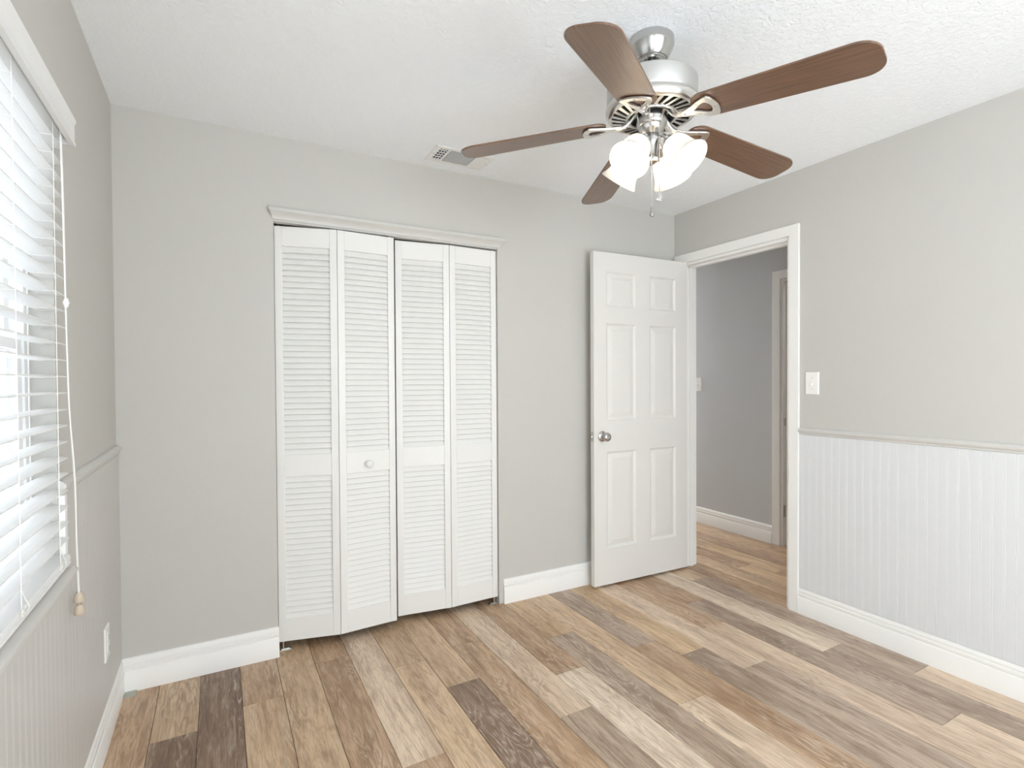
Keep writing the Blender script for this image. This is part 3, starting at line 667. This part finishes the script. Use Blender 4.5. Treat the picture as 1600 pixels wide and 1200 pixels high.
# ------------------------------------------------------------------ ceiling register
def register():
    root = empty('ceiling_vent'); tag(root, 'white ceiling vent above the closet wall beside a fan blade', 'vent')
    x0, x1, y0, y1 = 1.292, 1.604, -0.272, -0.088; zt = H
    bm = bmesh.new(); e = 0.026
    holes = [(x0+e, x0+0.068, y0+e, y1-e), (x0+0.080, x1-0.092, y0+e, y1-e), (x1-0.082, x1-e, y0+e, y1-e)]
    slab(bm, 2, zt-0.006, zt-0.001, (x0, x1), (y0, y1), holes); fr = obj('vent_frame', bm, M_vent, root, bevel=0.0015)
    bm = bmesh.new(); box(bm, (x0+0.02, y0+0.02, zt-0.0012), (x1-0.02, y1-0.02, zt-0.0004)); tag(obj('duct_shade_sheet', bm, M_black, root), 'black sheet standing in for the shaded duct')  # black sheet gives the duct its shade by colour
    bm = bmesh.new(); a, b_, c, d = holes[1]; n = 14
    for k in range(n):
        y = c+(d-c)*(k+0.5)/n; box(bm, (a, -0.006, -0.0006), (b_, 0.006, 0.0006), Matrix.Translation((0, y, zt-0.006)) @ Matrix.Rotation(math.radians(42), 4, 'X'))
    obj('slats', bm, M_vent, root)
    bm = bmesh.new(); a, b_, c, d = holes[0]
    for k in (1, 2): x = a+(b_-a)*k/3; box(bm, (x-0.0012, c, zt-0.006), (x+0.0012, d, zt-0.003))
    for k in range(5): y = c+(d-c)*(k+0.5)/5; box(bm, (a, y-0.002, zt-0.007), (b_, y+0.002, zt-0.004))
    obj('damper_grid', bm, M_vent, root)
    bm = bmesh.new(); a, b_, c, d = holes[2]
    for k in range(5): x = a+(b_-a)*(k+0.5)/5; box(bm, (-0.007, c, -0.0006), (0.007, d, 0.0006), Matrix.Translation((x, 0, zt-0.007)) @ Matrix.Rotation(math.radians(22), 4, 'Y'))
    obj('side_slats', bm, M_vent, root)
    for xx in (x0+0.012, x1-0.012):
        bm = bmesh.new(); lathe(bm, [(0, -0.0085), (0.003, -0.0075), (0.0042, -0.006), (0, -0.006)], 12, Matrix.Translation((xx, (y0+y1)/2, zt))); obj('screw', bm, M_steel, root)
register()

bm = bmesh.new(); box(bm, (0.020, -0.060, 0.0), (0.058, -0.0175, 0.006)); tag(obj('flooring_spacer', bm, M_spacer, bevel=0.001), 'small grey plastic spacer on the floor in the corner under the window', 'spacer')

# ------------------------------------------------------------------ ceiling fan
def fan():
    FX, FY = 1.634, -1.337
    root = empty('ceiling_fan', (FX, FY, H)); tag(root, 'nickel ceiling fan with five brown blades and four lit glass shades', 'ceiling fan')
    Z = lambda z: z-H
    def part(name, bm, mat, smooth=40, parent=root, **kw): return obj(name, bm, mat, parent, smooth=smooth, **kw)
    P = lambda pr: [(r, Z(z)) for r, z in pr]
    bm = bmesh.new(); lathe(bm, P([(0.014, 2.389), (0.069, 2.3895), (0.072, 2.386), (0.0725, 2.366), (0.071, 2.361), (0.069, 2.356), (0.062, 2.340), (0.054, 2.325), (0.050, 2.320), (0.046, 2.319), (0.044, 2.3165), (0.040, 2.3165), (0.0385, 2.319), (0.026, 2.320), (0.024, 2.330), (0.0, 2.332)]), 48)
    part('canopy', bm, M_polish, 30)
    bm = bmesh.new(); lathe(bm, P([(0, 2.345), (0.0135, 2.345), (0.0135, 2.262), (0.022, 2.258), (0.024, 2.248), (0, 2.246)]), 24); part('downrod', bm, M_nickel)
    bm = bmesh.new(); lathe(bm, P([(0, 2.2515), (0.09, 2.2515), (0.126, 2.249), (0.134, 2.246), (0.136, 2.243), (0.1425, 2.241), (0.146, 2.237), (0.146, 2.181), (0.1445, 2.178), (0.143, 2.1755), (0.1445, 2.173), (0.144, 2.168), (0.10, 2.168), (0, 2.17)]), 64)
    part('motor_housing', bm, M_satin, 30)
    # flared vent ring under the motor
    bm = bmesh.new(); lathe(bm, P([(0.1442, 2.172), (0.147, 2.170), (0.150, 2.164), (0.1505, 2.158), (0.149, 2.151), (0.1465, 2.148), (0.1455, 2.144), (0.141, 2.139), (0.133, 2.1365), (0.129, 2.138), (0.129, 2.150), (0.142, 2.160), (0.1442, 2.172)]), 64)
    lathe(bm, P([(0.077, 2.130), (0.0835, 2.1305), (0.085, 2.133), (0.085, 2.138), (0.077, 2.138), (0.0755, 2.134), (0.077, 2.130)]), 64)
    ring = part('vent_ring', bm, M_nickel, 35)
    bm = bmesh.new()
    for k in range(28):
        a = 2*math.pi*k/28; da = 0.16
        p0 = Vector((0.083*math.cos(a), 0.083*math.sin(a), Z(2.134))); p1 = Vector((0.131*math.cos(a+da), 0.131*math.sin(a+da), Z(2.1395)))
        d = (p1-p0).normalized(); s = Vector((-d.y, d.x, 0)).normalized(); wd_ = [0.0040, 0.0070]; up = Vector((0, 0, 0.0018))
        vv = [bm.verts.new(p+s*q*ww+up*e) for p, ww in ((p0, wd_[0]), (p1, wd_[1])) for q, e in ((-1, -1), (1, -1), (1, 1), (-1, 1))]
        for f in ((0,1,2,3),(7,6,5,4),(0,4,5,1),(1,5,6,2),(2,6,7,3),(3,7,4,0)): bm.faces.new([vv[i] for i in f])
    obj('vent_bars', bm, M_nickel, ring)
    bm = bmesh.new(); lathe(bm, P([(0.058, 2.150), (0.132, 2.153), (0.132, 2.156), (0.058, 2.153), (0.058, 2.150)]), 48); tag(obj('vent_shade_ring', bm, M_black, ring), 'black ring standing in for the shaded interior')  # shade above the bars is put in as a black ring
    bm = bmesh.new(); lathe(bm, P([(0, 2.172), (0.056, 2.172), (0.057, 2.168), (0.057, 2.150), (0.055, 2.148), (0, 2.148)]), 40); part('flywheel', bm, M_nickel)
    bm = bmesh.new(); lathe(bm, P([(0, 2.150), (0.0485, 2.150), (0.0495, 2.146), (0.0495, 2.108), (0.047, 2.104), (0.043, 2.102), (0.041, 2.094), (0.034, 2.084), (0.028, 2.080), (0.026, 2.077), (0.0, 2.077)]), 40); part('switch_housing', bm, M_polish)
    bm = bmesh.new(); lathe(bm, P([(0, 2.080), (0.022, 2.080), (0.024, 2.074), (0.028, 2.068), (0.029, 2.058), (0.027, 2.048), (0.0235, 2.040), (0.022, 2.020), (0.0225, 2.005), (0.026, 2.000), (0.0265, 1.990), (0.024, 1.984), (0.012, 1.980), (0.005, 1.977), (0, 1.976)]), 36); hub = part('light_hub', bm, M_polish)
    # blades
    ph, til, dr = -1.298, -0.1657, -0.0984
    def outline():
        pts = []; hw = lambda r: 0.0659+0.0239*(r-0.4)
        R0, R1 = 0.150, 0.648; tr = 0.058
        top = []
        for k in range(9):          # rounded root
            a = math.pi/2*k/8; top.append((R0+0.050*(1-math.cos(a)), hw(0.2)*(0.35+0.65*math.sin(a))))
        for k in range(1, 10): r = 0.2+(R1-tr-0.2)*k/10; top.append((r, hw(r)))
        h = hw(R1-tr)
        for k in range(13):
            a = math.pi/2*k/12; top.append((R1-tr+tr*math.sin(a)**0.9 if a > 0 else R1-tr, h-0.052*(1-math.cos(a))))
        return top + [(r, -t) for r, t in reversed(top)]
    OUT = outline()
    bl_me = ir_me = None
    for k in range(5):
        a = ph+2*math.pi*k/5
        Rv = Vector((math.cos(a), math.sin(a), dr)).normalized(); Tv = Vector((-math.sin(a)*math.cos(til), math.cos(a)*math.cos(til), math.sin(til)))
        Nv = Rv.cross(Tv).normalized(); Tv = Nv.cross(Rv)
        B = Matrix((Rv, Tv, Nv)).transposed().to_4x4(); B.translation = Vector((0, 0, Z(2.1268)))
        R3 = Vector((math.cos(a), math.sin(a), dr)).normalized(); T3 = Vector((-math.sin(a), math.cos(a), 0)); N3 = R3.cross(T3)
        bm = bmesh.new(); t = 0.003
        up = [bm.verts.new((r, s, t)) for r, s in OUT]; dn = [bm.verts.new((r, s, -t)) for r, s in OUT]; n = len(OUT)
        bm.faces.new(up); bm.faces.new(dn[::-1])
        for i in range(n): bm.faces.new((up[i], up[(i+1) % n], dn[(i+1) % n], dn[i]))
        b_ = obj('blade', bm, M_blade, root, bevel=0.001); b_.matrix_local = B
        # blade iron: bar from the flywheel and a flared open loop under the blade
        bm = bmesh.new(); z_ = -0.0085; th = 0.0035
        og = [(0.100, 0.011), (0.125, 0.014), (0.150, 0.024), (0.175, 0.038), (0.200, 0.049), (0.210, 0.050), (0.218, 0.042), (0.226, 0.022), (0.229, 0.0)]
        ig = [(0.152, 0.002), (0.156, 0.005), (0.164, 0.010), (0.176, 0.020), (0.188, 0.026), (0.194, 0.027), (0.200, 0.024), (0.206, 0.013), (0.208, 0.0)]
        full = lambda g_: g_ + [(r, -s) for r, s in reversed(g_[:-1])]
        oo, ii = full(og), full(ig); n = len(oo); V4 = []
        for zz in (z_+th, z_-th):
            V4.append([bm.verts.new((r, s, zz)) for r, s in oo]); V4.append([bm.verts.new((r, s, zz)) for r, s in ii])
        ou, iu, od, idn = V4
        for i in range(n):
            j = (i+1) % n
            bm.faces.new((ou[i], ou[j], iu[j], iu[i])); bm.faces.new((od[i], od[j], idn[j], idn[i])); bm.faces.new((ou[i], ou[j], od[j], od[i])); bm.faces.new((iu[i], iu[j], idn[j], idn[i]))
        Bi = B.inverted()
        loc = lambda r, z: Bi @ Vector((r*math.cos(a), r*math.sin(a), Z(z)))
        tube(bm, curve_pts([loc(0.050, 2.150), loc(0.062, 2.140), loc(0.078, 2.119), Vector((0.096, 0, z_)), Vector((0.122, 0, z_-0.001))], 5), 0.0085, 10)
        for rr, ss in ((0.170, 0.028), (0.170, -0.028), (0.216, 0.0)): lathe(bm, [(0, z_-th-0.003), (0.003, z_-th-0.0025), (0.0045, z_-th), (0, z_-th)], 10, Matrix.Translation((rr, ss, 0)))
        ir = obj('blade_iron', bm, M_nickel, b_, smooth=40, bevel=0.0015)
    # lamps: arm, socket cup, bell shade and bulb
    SH = [(0.0225, 0.0), (0.028, 0.004), (0.036, 0.011), (0.042, 0.020), (0.0455, 0.032), (0.0475, 0.045), (0.0495, 0.058), (0.053, 0.072), (0.058, 0.084), (0.0645, 0.094), (0.067, 0.0985)]
    dl = math.radians(50)
    for k in range(4):
        a = math.radians(195)+k*math.pi/2; e = Vector((math.cos(a), math.sin(a), 0)); ax = (e*math.cos(dl) - Vector((0, 0, 1))*math.sin(dl)).normalized()
        rim = e*0.132 + Vector((0, 0, Z(1.957))); nk = rim - ax*0.0985
        q = Vector((0, 0, 1)).rotation_difference(ax).to_matrix().to_4x4(); S = Matrix.Translation(nk) @ q
        bm = bmesh.new(); tube(bm, curve_pts([e*0.022+Vector((0, 0, Z(2.057))), e*0.034+Vector((0, 0, Z(2.064))), e*0.046+Vector((0, 0, Z(2.060))), nk-ax*0.022, nk-ax*0.008], 6), 0.0065, 10)
        lathe(bm, [(0, -0.022), (0.012, -0.021), (0.017, -0.014), (0.0205, -0.006), (0.0245, 0.001), (0.0245, 0.006), (0.021, 0.006), (0.0205, 0.001), (0, 0.001)], 28, S)
        arm = part('lamp_arm', bm, M_polish)
        bm = bmesh.new(); inner = [(r-0.0022, z+0.001) for r, z in SH]
        lathe(bm, SH + [(0.0665, 0.0995)] + inner[::-1], 48, S); sh = part('lamp_shade', bm, M_shade, 60); tag(sh, 'frosted white glass bell shade')
        bm = bmesh.new(); pr = [(0.010, 0.008), (0.0115, 0.022)]
        pr += [(0.0125+0.0115*math.sin(math.pi/2*i/6)**1.2, 0.026+0.022*i/6) for i in range(1, 7)] + [(0.024*math.cos(math.pi/2*i/6), 0.048+0.024*math.sin(math.pi/2*i/6)) for i in range(1, 6)] + [(0, 0.072)]
        lathe(bm, [(0, 0.008)] + pr, 24, S); tag(obj('light_bulb', bm, M_bulb, sh, smooth=60), 'lit frosted bulb')
    # pull chains
    for (ca, cr, zb, kind) in ((226, 0.050, 1.823, 0), (258, 0.047, 1.872, 1)):
        c0 = Vector((cr*math.cos(math.radians(ca)), cr*math.sin(math.radians(ca)), 0))
        bm = bmesh.new(); pr = []; z = 2.118; tube(bm, [Vector((c0.x*0.92, c0.y*0.92, Z(2.122))), Vector((c0.x*1.04, c0.y*1.04, Z(2.120)))], 0.004, 10)
        n = int((2.118-zb)/0.0042)
        for i in range(n):
            zz = 2.118-0.0042*i; pr += [(0.0005, Z(zz)), (0.0015, Z(zz-0.0013)), (0.0015, Z(zz-0.0027))]
        lathe(bm, pr, 6, Matrix.Translation(c0)); ch = obj('pull_chain', bm, M_polish, root, smooth=60)
        bm = bmesh.new(); T = Matrix.Translation(c0 + Vector((0, 0, Z(zb))))
        if kind == 0: lathe(bm, [(0, 0.002), (0.003, 0.001), (0.0045, -0.006), (0.005, -0.014), (0.0075, -0.021), (0.0065, -0.029), (0, -0.032)], 20, T)
        else: lathe(bm, [(0, 0.002), (0.0025, 0.0), (0.004, -0.007), (0.0088, -0.017), (0.0095, -0.022), (0.006, -0.029), (0, -0.031)], 8, T)
        tag(obj('chain_pendant', bm, M_polish if kind == 0 else M_crystal, ch, smooth=50 if kind == 0 else None), 'metal teardrop pendant' if kind == 0 else 'clear faceted pendant')
fan()
